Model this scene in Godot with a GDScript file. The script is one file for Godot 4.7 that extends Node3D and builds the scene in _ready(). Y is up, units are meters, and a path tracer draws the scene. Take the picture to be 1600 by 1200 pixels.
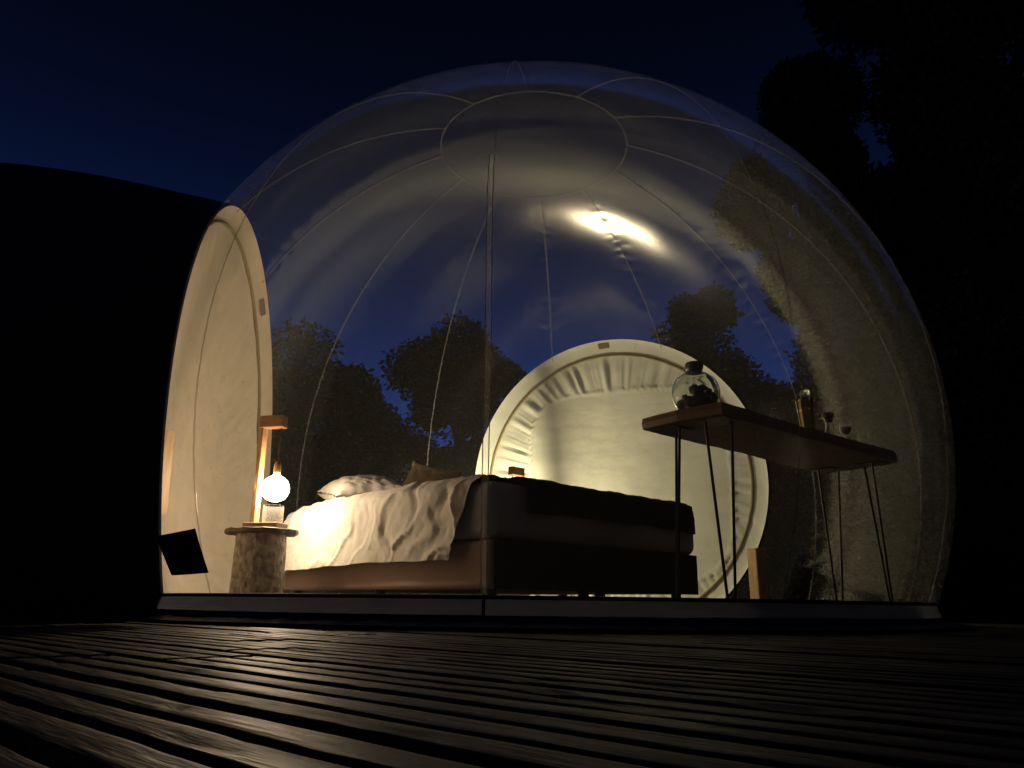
extends Node3D

# ---------------------------------------------------------------- helpers
var rng := RandomNumberGenerator.new()
var used := {}
const BC := Vector3(0.136, 0.994, -4.915)   # centre of the clear bubble
const BR := 2.375
const FLOOR_Y := 0.05
const SKIRT_Y := 0.107

func P(x: float, y: float, far: float) -> Vector3:
	return Vector3(x, y, -far)

func numbered(called: String) -> String:
	used[called] = used.get(called, 0) + 1
	return called if used[called] == 1 else "%s_%03d" % [called, used[called] - 1]

func tag(o: Node, label: String, category: String, group := "") -> Node:
	o.set_meta("label", label)
	o.set_meta("category", category)
	if group != "":
		o.set_meta("group", group)
	return o

func thing(called: String, label: String, category: String, at := Vector3.ZERO, group := "") -> Node3D:
	var o := Node3D.new()
	o.name = numbered(called)
	o.position = at
	add_child(o, true)
	tag(o, label, category, group)
	return o

func obj(called: String, mesh: Mesh, m: Material, parent: Node = null, at := Vector3.ZERO) -> MeshInstance3D:
	var o := MeshInstance3D.new()
	o.mesh = mesh
	o.material_override = null
	for i in mesh.get_surface_count():
		o.set_surface_override_material(i, m)
	o.position = at
	if parent == null:
		o.name = numbered(called)
		add_child(o, true)
	else:
		var k := 0
		var nm := called
		while parent.has_node(NodePath(nm)):
			k += 1
			nm = "%s_%03d" % [called, k]
		o.name = nm
		parent.add_child(o, true)
	return o

func struct(called: String, mesh: Mesh, m: Material) -> MeshInstance3D:
	var o := obj(called, mesh, m)
	o.set_meta("kind", "structure")
	return o

func copy_of(src: Node3D, label: String, at: Vector3, turn := 0.0) -> Node3D:
	var base := src.name.rstrip("0123456789").trim_suffix("_")
	var c: Node3D = src.duplicate()
	c.name = numbered(base)
	add_child(c, true)
	c.position = at
	c.rotation.y = turn
	c.set_meta("label", label)
	return c

# a bag of triangles: positions, normals, uvs
class Soup:
	var v := PackedVector3Array()
	var n := PackedVector3Array()
	var t := PackedVector2Array()
	func tri(a: Vector3, b: Vector3, c: Vector3, na: Vector3, nb: Vector3, nc: Vector3, ta := Vector2.ZERO, tb := Vector2.ZERO, tc := Vector2.ZERO) -> void:
		if (c - a).cross(b - a).dot(na + nb + nc) < 0.0:
			v.append_array([a, c, b]); n.append_array([na, nc, nb]); t.append_array([ta, tc, tb])
		else:
			v.append_array([a, b, c]); n.append_array([na, nb, nc]); t.append_array([ta, tb, tc])
	func flat(a: Vector3, b: Vector3, c: Vector3, out: Vector3) -> void:
		var nn := (c - a).cross(b - a).normalized()
		if nn.dot(out) < 0.0:
			nn = -nn
		tri(a, b, c, nn, nn, nn, Vector2(a.x + a.z, a.y), Vector2(b.x + b.z, b.y), Vector2(c.x + c.z, c.y))
	# keep only what lies below each plane [normal, distance]
	func clip(planes: Array) -> void:
		for pl in planes:
			var pn: Vector3 = pl[0]
			var pd: float = pl[1]
			var v2 := PackedVector3Array()
			var n2 := PackedVector3Array()
			var t2 := PackedVector2Array()
			for i in range(0, v.size(), 3):
				var d := [pn.dot(v[i]) - pd, pn.dot(v[i + 1]) - pd, pn.dot(v[i + 2]) - pd]
				if d[0] <= 0 and d[1] <= 0 and d[2] <= 0:
					for k in 3:
						v2.append(v[i + k]); n2.append(n[i + k]); t2.append(t[i + k])
				elif d[0] > 0 and d[1] > 0 and d[2] > 0:
					continue
				else:
					var pv := []
					for k in 3:
						var j := (k + 1) % 3
						if d[k] <= 0:
							pv.append([v[i + k], n[i + k], t[i + k]])
						if (d[k] <= 0) != (d[j] <= 0):
							var s: float = d[k] / (d[k] - d[j])
							pv.append([v[i + k].lerp(v[i + j], s), n[i + k].lerp(n[i + j], s).normalized(), t[i + k].lerp(t[i + j], s)])
					for k in range(1, pv.size() - 1):
						for q in [pv[0], pv[k], pv[k + 1]]:
							v2.append(q[0]); n2.append(q[1]); t2.append(q[2])
			v = v2; n = n2; t = t2
	func mesh(into: ArrayMesh = null) -> ArrayMesh:
		var a := []
		a.resize(Mesh.ARRAY_MAX)
		a[Mesh.ARRAY_VERTEX] = v
		a[Mesh.ARRAY_NORMAL] = n
		a[Mesh.ARRAY_TEX_UV] = t
		var m := ArrayMesh.new() if into == null else into
		if v.size():
			m.add_surface_from_arrays(Mesh.PRIMITIVE_TRIANGLES, a)
		return m

# a smooth sheet f(u, v) -> Vector3 with u and v in 0..1, laid into a soup
func sheet(s: Soup, nu: int, nv: int, f: Callable, wrap_u := false, planes := [], uvs := Vector2.ONE) -> Soup:
	var g := PackedVector3Array()
	g.resize((nu + 1) * (nv + 1))
	for j in nv + 1:
		for i in nu + 1:
			g[j * (nu + 1) + i] = f.call(float(i) / nu, float(j) / nv)
	var nn := PackedVector3Array()
	nn.resize(g.size())
	for j in nv + 1:
		for i in nu + 1:
			var i0 := i - 1
			var i1 := i + 1
			if wrap_u:
				if i0 < 0: i0 = nu - 1
				if i1 > nu: i1 = 1
			else:
				i0 = maxi(i0, 0)
				i1 = mini(i1, nu)
			var j0 := maxi(j - 1, 0)
			var j1 := mini(j + 1, nv)
			var du := g[j * (nu + 1) + i1] - g[j * (nu + 1) + i0]
			var dv := g[j1 * (nu + 1) + i] - g[j0 * (nu + 1) + i]
			if du.length_squared() < 1e-12:   # a pole
				var jj := j + 1 if j == 0 else j - 1
				du = g[jj * (nu + 1) + i1] - g[jj * (nu + 1) + i0]
			nn[j * (nu + 1) + i] = dv.cross(du).normalized()
	var part := Soup.new() if planes.size() else s
	for j in nv:
		for i in nu:
			var a := j * (nu + 1) + i
			var b := a + 1
			var c := a + nu + 1
			var d := c + 1
			var ta := Vector2(float(i) / nu, float(j) / nv) * uvs
			var tb := Vector2(float(i + 1) / nu, float(j) / nv) * uvs
			var tc := Vector2(float(i) / nu, float(j + 1) / nv) * uvs
			var td := Vector2(float(i + 1) / nu, float(j + 1) / nv) * uvs
			part.tri(g[a], g[b], g[d], nn[a], nn[b], nn[d], ta, tb, td)
			part.tri(g[a], g[d], g[c], nn[a], nn[d], nn[c], ta, td, tc)
	if planes.size():
		part.clip(planes)
		s.v.append_array(part.v); s.n.append_array(part.n); s.t.append_array(part.t)
	return s

func lathe(s: Soup, profile: Array, sides := 32, at := Vector3.ZERO) -> Soup:
	# profile: array of Vector2(radius, height)
	var n := profile.size() - 1
	return sheet(s, sides, n, func(u: float, v: float) -> Vector3:
		var p: Vector2 = profile[roundi(v * n)]
		return at + Vector3(p.x * cos(TAU * u), p.y, p.x * sin(TAU * u)), true)

func smooth_profile(pts: Array, per := 6) -> Array:
	var c := Curve2D.new()
	for i in pts.size():
		var a: Vector2 = pts[maxi(i - 1, 0)]
		var b: Vector2 = pts[mini(i + 1, pts.size() - 1)]
		c.add_point(pts[i], -(b - a) / 6.0, (b - a) / 6.0)
	var out := []
	for i in (pts.size() - 1) * per + 1:
		out.append(c.samplef(float(i) / per))
	return out

func tube(s: Soup, pts: PackedVector3Array, r: float, sides := 8, r_end := -1.0) -> Soup:
	var n := pts.size() - 1
	var re := r if r_end < 0.0 else r_end
	var frames := []
	var side := Vector3.ZERO
	for i in n + 1:
		var d := (pts[mini(i + 1, n)] - pts[maxi(i - 1, 0)]).normalized()
		if i == 0:
			side = d.cross(Vector3.UP if absf(d.y) < 0.9 else Vector3.RIGHT).normalized()
		side = (side - d * side.dot(d)).normalized()
		frames.append([side, d.cross(side)])
	sheet(s, sides, n, func(u: float, v: float) -> Vector3:
		var k := roundi(v * n)
		var fr: Array = frames[k]
		return pts[k] + (fr[0] * cos(TAU * u) + fr[1] * sin(TAU * u)) * lerpf(r, re, v), true)
	for e in [0, n]:
		var out := (pts[e] - pts[1 if e == 0 else n - 1]).normalized()
		var rr := r if e == 0 else re
		for k in range(1, sides - 1):
			var q := []
			for j in [0, k, k + 1]:
				var w: float = TAU * j / sides
				q.append(pts[e] + (frames[e][0] * cos(w) + frames[e][1] * sin(w)) * rr)
			s.flat(q[0], q[1], q[2], out)
	return s

func rbox(s: Soup, size: Vector3, r: float, xf := Transform3D(), n := 4, bend: Variant = null) -> Soup:
	var h := size / 2.0
	for ax in 3:
		for sg in [-1.0, 1.0]:
			var b := (ax + 1) % 3
			var c := (ax + 2) % 3
			var place := func(u: float, v: float) -> Vector3:
				var p := Vector3.ZERO
				p[ax] = sg * h[ax]
				# samples crowd into the rounded rims
				p[b] = edge_step(u, h[b], r, n)
				p[c] = edge_step(v, h[c], r, n)
				var inner := p.clamp(-h + Vector3.ONE * r, h - Vector3.ONE * r)
				var d := p - inner
				var q := inner + d.normalized() * r if d.length() > 1e-9 else p
				if bend != null:
					q = bend.call(q)
				return xf * q
			sheet(s, n * 2 + 1, n * 2 + 1, place)
	return s

func edge_step(u: float, h: float, r: float, n: int) -> float:
	var k := roundi(u * (n * 2 + 1))
	if k <= n:
		return -h + r * k / n
	return h - r * (n * 2 + 1 - k) / n

func basis_y(x: Vector3) -> Basis:
	# local x along the given level direction
	var xx := x.normalized()
	return Basis(xx, Vector3.UP, xx.cross(Vector3.UP))

# ---------------------------------------------------------------- materials
func noise_tex(freq: float, ramp: Array, size := 256, octaves := 4, sd := 1, kind := FastNoiseLite.TYPE_SIMPLEX_SMOOTH, normal := 0.0) -> NoiseTexture2D:
	var fn := FastNoiseLite.new()
	fn.noise_type = kind
	fn.frequency = freq
	fn.fractal_octaves = octaves
	fn.seed = sd
	var t := NoiseTexture2D.new()
	t.width = size
	t.height = size
	t.seamless = true
	t.noise = fn
	if normal > 0.0:
		t.as_normal_map = true
		t.bump_strength = normal
	if ramp.size():
		var g := Gradient.new()
		g.offsets = PackedFloat32Array()
		g.colors = PackedColorArray()
		var cs := PackedColorArray()
		var os := PackedFloat32Array()
		for i in ramp.size():
			os.append(float(i) / (ramp.size() - 1))
			var c: Color = ramp[i]
			cs.append(c.linear_to_srgb())
		g.offsets = os
		g.colors = cs
		t.color_ramp = g
	return t

func lin(r: float, g: float, b: float) -> Color:
	return Color(r, g, b)

func mat(c: Color, rough := 0.8, metal := 0.0) -> StandardMaterial3D:
	var m := StandardMaterial3D.new()
	m.albedo_color = c.linear_to_srgb()
	m.roughness = rough
	m.metallic = metal
	return m

func cloth(c: Color, weave_scale := 60.0, strength := 0.4) -> StandardMaterial3D:
	var m := mat(c, 0.9)
	m.albedo_texture = noise_tex(0.012, [Color(0.86, 0.86, 0.86), Color(1, 1, 1)], 256, 3, 5)
	m.uv1_triplanar = true
	m.uv1_scale = Vector3.ONE * 1.7
	m.normal_enabled = true
	m.normal_texture = noise_tex(0.05, [], 256, 4, 9, FastNoiseLite.TYPE_SIMPLEX_SMOOTH, 2.0)
	m.normal_scale = strength
	m.rim_enabled = true
	m.rim = 0.2
	return m

func wood(a: Color, b: Color, rough := 0.6, sc := Vector3(0.6, 6.0, 6.0), sd := 3) -> StandardMaterial3D:
	var m := mat(Color.WHITE, rough)
	m.albedo_texture = noise_tex(0.02, [a, a.lerp(b, 0.3), b, a.lerp(b, 0.6)], 256, 5, sd)
	m.uv1_triplanar = true
	m.uv1_scale = sc
	m.heightmap_enabled = true
	m.heightmap_texture = noise_tex(0.03, [Color.BLACK, Color.WHITE], 256, 5, sd + 20)
	m.heightmap_scale = 0.15
	return m

func solid_glass() -> StandardMaterial3D:
	var m := StandardMaterial3D.new()
	m.albedo_color = Color(0.95, 0.97, 0.96, 0.02)
	m.transparency = BaseMaterial3D.TRANSPARENCY_ALPHA
	m.roughness = 0.02
	m.refraction_enabled = true
	m.refraction_scale = 0.05
	return m

# the outer profile walked up, then the same a little inside walked down
func shell_profile(outer: Array, thick: float) -> Array:
	var out := outer.duplicate()
	for i in range(outer.size() - 1, -1, -1):
		var q: Vector2 = outer[i]
		out.append(Vector2(maxf(0.0005, q.x - thick), q.y + (thick if i < outer.size() / 4 else 0.0)))
	return out

func pane(alpha: float, rough: float, tint := Color.WHITE) -> StandardMaterial3D:
	var m := StandardMaterial3D.new()
	m.transparency = BaseMaterial3D.TRANSPARENCY_ALPHA
	var c := tint.linear_to_srgb()
	c.a = alpha
	m.albedo_color = c
	m.roughness = rough
	m.metallic_specular = 0.44
	return m

# ---------------------------------------------------------------- the scene
func _ready() -> void:
	rng.seed = 4711
	setup_view()
	build_ground()
	build_deck()
	build_bubble()
	build_entrance_dome()
	build_trees()
	build_bed()
	build_stands_and_lamps()
	build_console()
	build_small_things()

func setup_view() -> void:
	var cam := Camera3D.new()
	cam.name = "camera"
	add_child(cam)
	var pitch := atan(345.0 / 1202.0)
	var b := Basis(Vector3.RIGHT, pitch) * Basis(Vector3.BACK, deg_to_rad(0.7))
	cam.transform = Transform3D(b, Vector3(0, 0.085, 0))
	cam.fov = rad_to_deg(2.0 * atan(600.0 / 1202.0))
	cam.near = 0.01
	cam.far = 400.0
	cam.current = true
	var we := WorldEnvironment.new()
	we.name = "world"
	var e := Environment.new()
	e.background_mode = Environment.BG_SKY
	e.tonemap_mode = Environment.TONE_MAPPER_LINEAR
	e.tonemap_exposure = 1.0
	e.sdfgi_enabled = true
	e.ssao_enabled = true
	e.ssil_enabled = true
	var sky := Sky.new()
	var sm := ProceduralSkyMaterial.new()
	sm.sky_top_color = lin(0.0006, 0.0007, 0.0026).linear_to_srgb()
	sm.sky_horizon_color = lin(0.028, 0.095, 0.44).linear_to_srgb()
	sm.sky_curve = 0.125
	sm.ground_bottom_color = lin(0.001, 0.001, 0.003).linear_to_srgb()
	sm.ground_horizon_color = lin(0.003, 0.006, 0.03).linear_to_srgb()
	sky.sky_material = sm
	e.sky = sky
	we.environment = e
	add_child(we)
	# the last of the dusk, far below what the lamps give
	var sun := DirectionalLight3D.new()
	sun.name = "dusk_light"
	sun.rotation_degrees = Vector3(-25, 200, 0)
	sun.light_color = Color(0.6, 0.7, 1.0)
	sun.light_energy = 0.0015
	sun.light_angular_distance = 10.0
	sun.sky_mode = DirectionalLight3D.SKY_MODE_LIGHT_ONLY
	sun.shadow_enabled = true
	add_child(sun)

func build_ground() -> void:
	var s := Soup.new()
	var hills := FastNoiseLite.new()
	hills.seed = 3
	hills.frequency = 0.08
	sheet(s, 60, 60, func(u: float, v: float) -> Vector3:
		var x := (u - 0.5) * 2.0
		var z := (v - 0.5) * 2.0
		x = signf(x) * pow(absf(x), 2.2) * 150.0
		z = signf(z) * pow(absf(z), 2.2) * 150.0
		return Vector3(x, -0.32 + 0.06 * hills.get_noise_2d(x * 3.0, z * 3.0), z - 4.0))
	var m := mat(Color.WHITE, 0.95)
	m.albedo_texture = noise_tex(0.03, [lin(0.02, 0.025, 0.01), lin(0.05, 0.05, 0.025), lin(0.035, 0.03, 0.02)], 256, 5, 31)
	m.uv1_triplanar = true
	m.uv1_scale = Vector3.ONE * 0.8
	struct("ground", s.mesh(), m)

func build_deck() -> void:
	var deck := Node3D.new()
	deck.name = "deck"
	deck.set_meta("kind", "structure")
	add_child(deck)
	var a := P(-0.719, 0, 0.695)    # along the boards
	var b := P(0.695, 0, 0.719)     # across them
	var pitch := 0.1755
	var mats := []
	for k in 4:
		var m := mat(Color.WHITE, 1.0)
		var f: float = [0.8, 1.0, 1.15, 0.9][k]
		m.albedo_texture = noise_tex(0.02, [lin(0.038, 0.036, 0.034) * f, lin(0.092, 0.088, 0.082) * f, lin(0.15, 0.143, 0.135) * f], 512, 6, 40 + k)
		m.roughness_texture = noise_tex(0.012, [Color(0.17, 0.17, 0.17), Color(0.26, 0.26, 0.26), Color(0.45, 0.45, 0.45)], 256, 4, 60 + k)
		m.uv1_scale = Vector3(1, 1, 1)
		m.heightmap_enabled = true
		m.heightmap_texture = noise_tex(0.035, [Color.BLACK, Color.WHITE], 512, 6, 50 + k)
		m.heightmap_scale = 0.11
		mats.append(m)
	var wear := FastNoiseLite.new()
	wear.seed = 8
	wear.frequency = 3.0
	wear.fractal_octaves = 3
	for row in range(-4, 35):
		var joint := rng.randf_range(0.0, 2.4)
		if row == 1:
			joint = 0.18
		for seg in range(-3, 4):
			var a0 := seg * 2.4 + joint
			var a1 := a0 + 2.4 - 0.008
			var mid := b * (row * pitch + 0.08) + a * (a0 + 1.2)
			var off := Vector2(mid.x - BC.x, mid.z - BC.z)
			if off.length() < 0.9 or mid.length() > 8.5:
				continue
			var lift := rng.randf_range(-0.002, 0.002)
			var near_cam := mid.length() < 3.0
			var st := Soup.new()
			var sd := float(row * 17 + seg * 5)
			# three worn ribs across the board
			var prof := []
			for rib in 3:
				var c0 := 0.002 + rib * 0.0545
				prof.append_array([Vector2(c0, -0.009), Vector2(c0 + 0.001, -0.002), Vector2(c0 + 0.003, -0.0002), Vector2(c0 + 0.012, 0.0), Vector2(c0 + 0.022, 0.0004), Vector2(c0 + 0.032, 0.0), Vector2(c0 + 0.039, -0.0003), Vector2(c0 + 0.041, -0.002), Vector2(c0 + 0.042, -0.009)])
			prof.push_front(Vector2(0.0, -0.035))
			prof.append(Vector2(0.155, -0.035))
			var np := prof.size() - 1
			var nl := 90 if near_cam else 24
			sheet(st, np, nl, func(u: float, v: float) -> Vector3:
				var k := roundi(u * np)
				var q: Vector2 = prof[k]
				var al := lerpf(a0, a1, v)
				var w1 := wear.get_noise_3d(al * 1.2, q.x * 5.0 + sd, 0.0)
				var w2 := wear.get_noise_3d(al * 5.0, q.x * 30.0, sd)
				var x := q.x + 0.0018 * w2
				var y := q.y + lift + 0.0010 * w1
				if q.y > -0.01:
					y -= 0.016 * maxf(0.0, wear.get_noise_3d(al * 1.6, q.x * 12.0, sd + 40.0) - 0.36)
				return b * (row * pitch + x) + a * al + Vector3(0, y, 0), false, [], Vector2(1.2, 1.0))
			# the cut ends
			for e in [a0, a1]:
				for k in range(1, np):
					var q0: Vector2 = prof[0]
					var qa: Vector2 = prof[k]
					var qb: Vector2 = prof[k + 1]
					var o: Vector3 = a * float(e) + Vector3(0, lift, 0)
					st.flat(o + b * (row * pitch + q0.x) + Vector3(0, q0.y, 0), o + b * (row * pitch + qa.x) + Vector3(0, qa.y, 0), o + b * (row * pitch + qb.x) + Vector3(0, qb.y, 0), -a if e == a0 else a)
			# shift the print from board to board
			for i in st.t.size():
				st.t[i] = Vector2(st.t[i].x + fmod(sd * 0.37, 1.0), st.t[i].y + fmod(absf(sd) * 0.61, 1.0))
			obj("board", st.mesh(), mats[absi(row * 3 + seg * 2 + 12) % 4], deck)
	# the beams that carry the boards
	var jm := mat(lin(0.04, 0.03, 0.02), 0.9)
	for k in range(-4, 9):
		var st := Soup.new()
		rbox(st, Vector3(8.0, 0.14, 0.06), 0.006, Transform3D(basis_y(b), b * 2.6 + a * (k * 0.8) + Vector3(0, -0.122, 0)), 1)
		obj("joist", st.mesh(), jm, deck)

# planes that cut the bubble where the two round doors open
var left_n := P(-0.988, -0.0185, 0.0).normalized()
var right_n := Vector3.ZERO
const LEFT_D := 1.870
const RIGHT_D := 1.981

func door_planes() -> Array:
	left_n = P(-0.988, -0.0185, -0.1526).normalized()
	right_n = P(0.3782, 0.0592, 0.9238).normalized()
	return [[left_n, left_n.dot(BC) + LEFT_D], [right_n, right_n.dot(BC) + RIGHT_D], [Vector3.DOWN, -SKIRT_Y]]

var ripple := FastNoiseLite.new()

func on_bubble(az_deg: float, polar_deg: float, extra := 0.0) -> Vector3:
	var az := deg_to_rad(az_deg)
	var po := deg_to_rad(polar_deg)
	var gore := fposmod(az_deg - 7.0, 30.0) / 30.0
	var swell := sin(PI * gore)
	var fade := smoothstep(14.0, 40.0, polar_deg)
	var near_seam := exp(-pow(minf(gore, 1.0 - gore) / 0.10, 2.0))
	var pucker := ripple.get_noise_2d(polar_deg * 0.42, az_deg * 0.10)
	var wave := ripple.get_noise_2d(polar_deg * 0.035 + 60.0, az_deg * 0.03)
	var r := BR + 0.0035 * fade * (swell - 1.0) + 0.0022 * near_seam * pucker * fade + 0.0020 * wave * fade + extra
	return BC + Vector3(sin(az) * sin(po), cos(po), -cos(az) * sin(po)) * r

func build_bubble() -> void:
	ripple.seed = 51
	ripple.frequency = 1.0
	ripple.fractal_octaves = 2
	var planes := door_planes()
	var tent := thing("bubble_tent", "large clear inflated bubble tent lit from inside, standing on the wooden deck", "tent", Vector3.ZERO)
	var film := pane(0.013, 0.11, lin(0.9, 0.9, 0.92))
	# twelve gores
	for g in 12:
		var s := Soup.new()
		var a0 := 7.0 + 30.0 * g
		sheet(s, 24, 200, func(u: float, v: float) -> Vector3:
			return on_bubble(a0 + 30.0 * clampf(u, 0.0003, 0.9997), lerpf(16.5, 118.0, v)), false, planes)
		if s.v.size():
			obj("membrane_panel", s.mesh(), film, tent)
	var cs := Soup.new()
	sheet(cs, 72, 14, func(u: float, v: float) -> Vector3: return on_bubble(360.0 * u, 0.02 + 16.48 * v), true)
	obj("membrane_cap", cs.mesh(), film, tent)
	# welded seams: a raised clear strip on every joint
	var weld := mat(lin(0.45, 0.45, 0.46), 0.35)
	weld.transparency = BaseMaterial3D.TRANSPARENCY_ALPHA
	weld.albedo_color.a = 0.38
	var wob := FastNoiseLite.new()
	wob.seed = 21
	wob.frequency = 0.9
	for g in 12:
		var az := 7.0 + 30.0 * g
		var s := Soup.new()
		var is_zip := g == 6 or false
		sheet(s, 4, 130, func(u: float, v: float) -> Vector3:
			var po := lerpf(16.5, 118.0, v)
			var half := rad_to_deg((0.0056 + 0.0024 * wob.get_noise_2d(po * 2.0, az)) / (BR * sin(deg_to_rad(po))))
			var w := 0.10 * wob.get_noise_2d(po * 0.5, az + 50.0)
			return on_bubble(az + w + half * (u - 0.5) * 2.0, po, -0.006 - 0.004 * sin(PI * u)), false, planes)
		if s.v.size() and not is_zip:
			obj("seam", s.mesh(), weld, tent)
	var rs := Soup.new()
	sheet(rs, 160, 4, func(u: float, v: float) -> Vector3:
		var k := 0.07 + 0.14 * smoothstep(-0.25, 0.35, wob.get_noise_1d(u * 60.0))
		return on_bubble(360.0 * u, 16.5 + k * (v - 0.5) * 2.0 + 0.10 * wob.get_noise_1d(u * 40.0 + 9.0), -0.006 - 0.004 * sin(PI * v)), true)
	obj("cap_seam", rs.mesh(), weld, tent)
	# the zip up the front: two rails and a clear flap between
	var zipper := Node3D.new()
	zipper.name = "front_zip"
	tent.add_child(zipper)
	var rail := mat(lin(0.72, 0.70, 0.68), 0.35)
	rail.backlight_enabled = true
	rail.backlight = Color(0.7, 0.69, 0.67)
	for sg in [-1.0, 1.0]:
		var pts := PackedVector3Array()
		for k in 90:
			var po := lerpf(70.0, 111.7, k / 89.0)
			pts.append(on_bubble(-174.4 + sg * 0.26 + 0.25 * sin(po * 0.12), po, 0.004))
		var s := Soup.new()
		tube(s, pts, 0.0021, 6)
		obj("zip_rail", s.mesh(), rail, zipper)
	var up := Soup.new()
	sheet(up, 3, 60, func(u: float, v: float) -> Vector3:
		return on_bubble(-174.4 + 0.10 * (u - 0.5) * 2.0, lerpf(16.5, 70.0, v), 0.004))
	obj("seam", up.mesh(), weld, tent)
	var fl := Soup.new()
	sheet(fl, 3, 60, func(u: float, v: float) -> Vector3:
		var po := lerpf(70.0, 111.7, v)
		return on_bubble(-174.4 + 0.2 * (u - 0.5) * 2.0 + 0.25 * sin(po * 0.12), po, 0.005))
	var flm := mat(lin(0.65, 0.63, 0.61), 0.4)
	flm.backlight_enabled = true
	flm.backlight = Color(1.0, 0.98, 0.95)
	flm.transparency = BaseMaterial3D.TRANSPARENCY_ALPHA
	flm.albedo_color.a = 0.12
	obj("zip_flap", fl.mesh(), flm, zipper)
	# hairline scuffs and dust fibres on the film
	var sc := Soup.new()
	var rr := RandomNumberGenerator.new()
	rr.seed = 99
	for k in 260:
		var az := rr.randf_range(-175.0, -128.0) if k < 190 else rr.randf_range(60.0, 175.0)
		var po := rr.randf_range(84.0, 108.0) if k < 190 else rr.randf_range(60.0, 112.0)
		if k < 160:
			az = -151.0 + 7.0 * rr.randfn()
			po = 97.0 + 5.0 * rr.randfn()
		po = minf(po, 110.5)
		var dir := rr.randf() * TAU
		var bend := rr.randf_range(-0.5, 0.5)
		var len_deg := rr.randf_range(0.15, 0.9)
		var pts := PackedVector3Array()
		for q in 6:
			var t := q / 5.0 - 0.5
			pts.append(on_bubble(az + len_deg * t * cos(dir + bend * t), minf(po + len_deg * t * sin(dir + bend * t), 111.5), 0.0015))
		tube(sc, pts, 0.0005, 3)
	var scm := mat(lin(0.75, 0.75, 0.75), 0.5)
	scm.transparency = BaseMaterial3D.TRANSPARENCY_ALPHA
	scm.albedo_color.a = 0.25
	scm.backlight_enabled = true
	scm.backlight = Color(1.0, 1.0, 1.0)
	var scuffs := obj("scuff_marks", sc.mesh(), scm, tent)
	scuffs.set_meta("kind", "stuff")
	# skirt, piping and the tarpaulin under it
	var rb := sqrt(BR * BR - pow(BC.y - SKIRT_Y, 2.0))
	var canvas := cloth(lin(0.42, 0.44, 0.50), 40.0, 0.5)
	canvas.backlight_enabled = true
	canvas.backlight = Color(0.62, 0.63, 0.68)
	var sk := Soup.new()
	sheet(sk, 220, 8, func(u: float, v: float) -> Vector3:
		var az := TAU * u
		var r := rb - 0.006 + 0.012 * sin(v * 2.6) + 0.006 * wob.get_noise_2d(u * 60.0, v * 2.0)
		var y := lerpf(SKIRT_Y, 0.012, v) - 0.004 * wob.get_noise_1d(u * 120.0) * v
		return Vector3(BC.x + sin(az) * r, y, BC.z - cos(az) * r), true, door_planes().slice(0, 1))
	obj("skirt", sk.mesh(), canvas, tent)
	var pip := Soup.new()
	sheet(pip, 220, 8, func(u: float, v: float) -> Vector3:
		var az := TAU * u
		var r := rb + 0.002 + 0.007 * cos(TAU * v)
		return Vector3(BC.x + sin(az) * r, SKIRT_Y + 0.002 + 0.007 * sin(TAU * v), BC.z - cos(az) * r), true, door_planes().slice(0, 2))
	obj("skirt_piping", pip.mesh(), mat(lin(0.02, 0.02, 0.022), 0.7), tent)
	var sj := Soup.new()
	var spts := PackedVector3Array()
	for k in 9:
		var v := k / 8.0
		var az := deg_to_rad(-174.2)
		var r := rb - 0.006 + 0.012 * sin(v * 2.6) + 0.007
		spts.append(Vector3(BC.x + sin(az) * r, lerpf(SKIRT_Y + 0.01, 0.014, v), BC.z - cos(az) * r))
	tube(sj, spts, 0.006, 8)
	obj("skirt_zip", sj.mesh(), mat(lin(0.012, 0.012, 0.014), 0.6), tent)
	var tarp := mat(lin(0.03, 0.04, 0.16), 0.5)
	tarp.normal_enabled = true
	tarp.normal_texture = noise_tex(0.02, [], 256, 4, 12, FastNoiseLite.TYPE_SIMPLEX_SMOOTH, 4.0)
	tarp.uv1_triplanar = true
	var tp := Soup.new()
	sheet(tp, 260, 8, func(u: float, v: float) -> Vector3:
		var az := TAU * u
		var r := rb - 0.06 + 0.20 * v + 0.02 * wob.get_noise_1d(u * 70.0) * v
		var y := 0.012 + 0.020 * sin(PI * minf(1.0, v * 1.15)) * (0.6 + 0.6 * wob.get_noise_1d(u * 90.0 + 4.0)) + 0.002
		return Vector3(BC.x + sin(az) * r, y, BC.z - cos(az) * r), true, door_planes().slice(0, 1))
	obj("tarpaulin", tp.mesh(), tarp, tent)
	# floor
	var fs := Soup.new()
	sheet(fs, 96, 24, func(u: float, v: float) -> Vector3:
		var az := TAU * u
		var r := 0.001 + (rb + 0.02) * v
		return Vector3(BC.x + sin(az) * r, FLOOR_Y + 0.003 * wob.get_noise_2d(r * 30.0 * cos(az), r * 30.0 * sin(az)), BC.z - cos(az) * r), true)
	obj("floor", fs.mesh(), cloth(lin(0.13, 0.12, 0.11), 30.0, 0.4), tent)
	# round cloth doors
	build_door(tent, left_n, LEFT_D, 1.4634, 0.075, 0.09, 0.30, false)
	build_door(tent, right_n, RIGHT_D, 1.3099, 0.06, 0.125, 0.10, true)
	# sticker on the film
	build_sticker()

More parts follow.
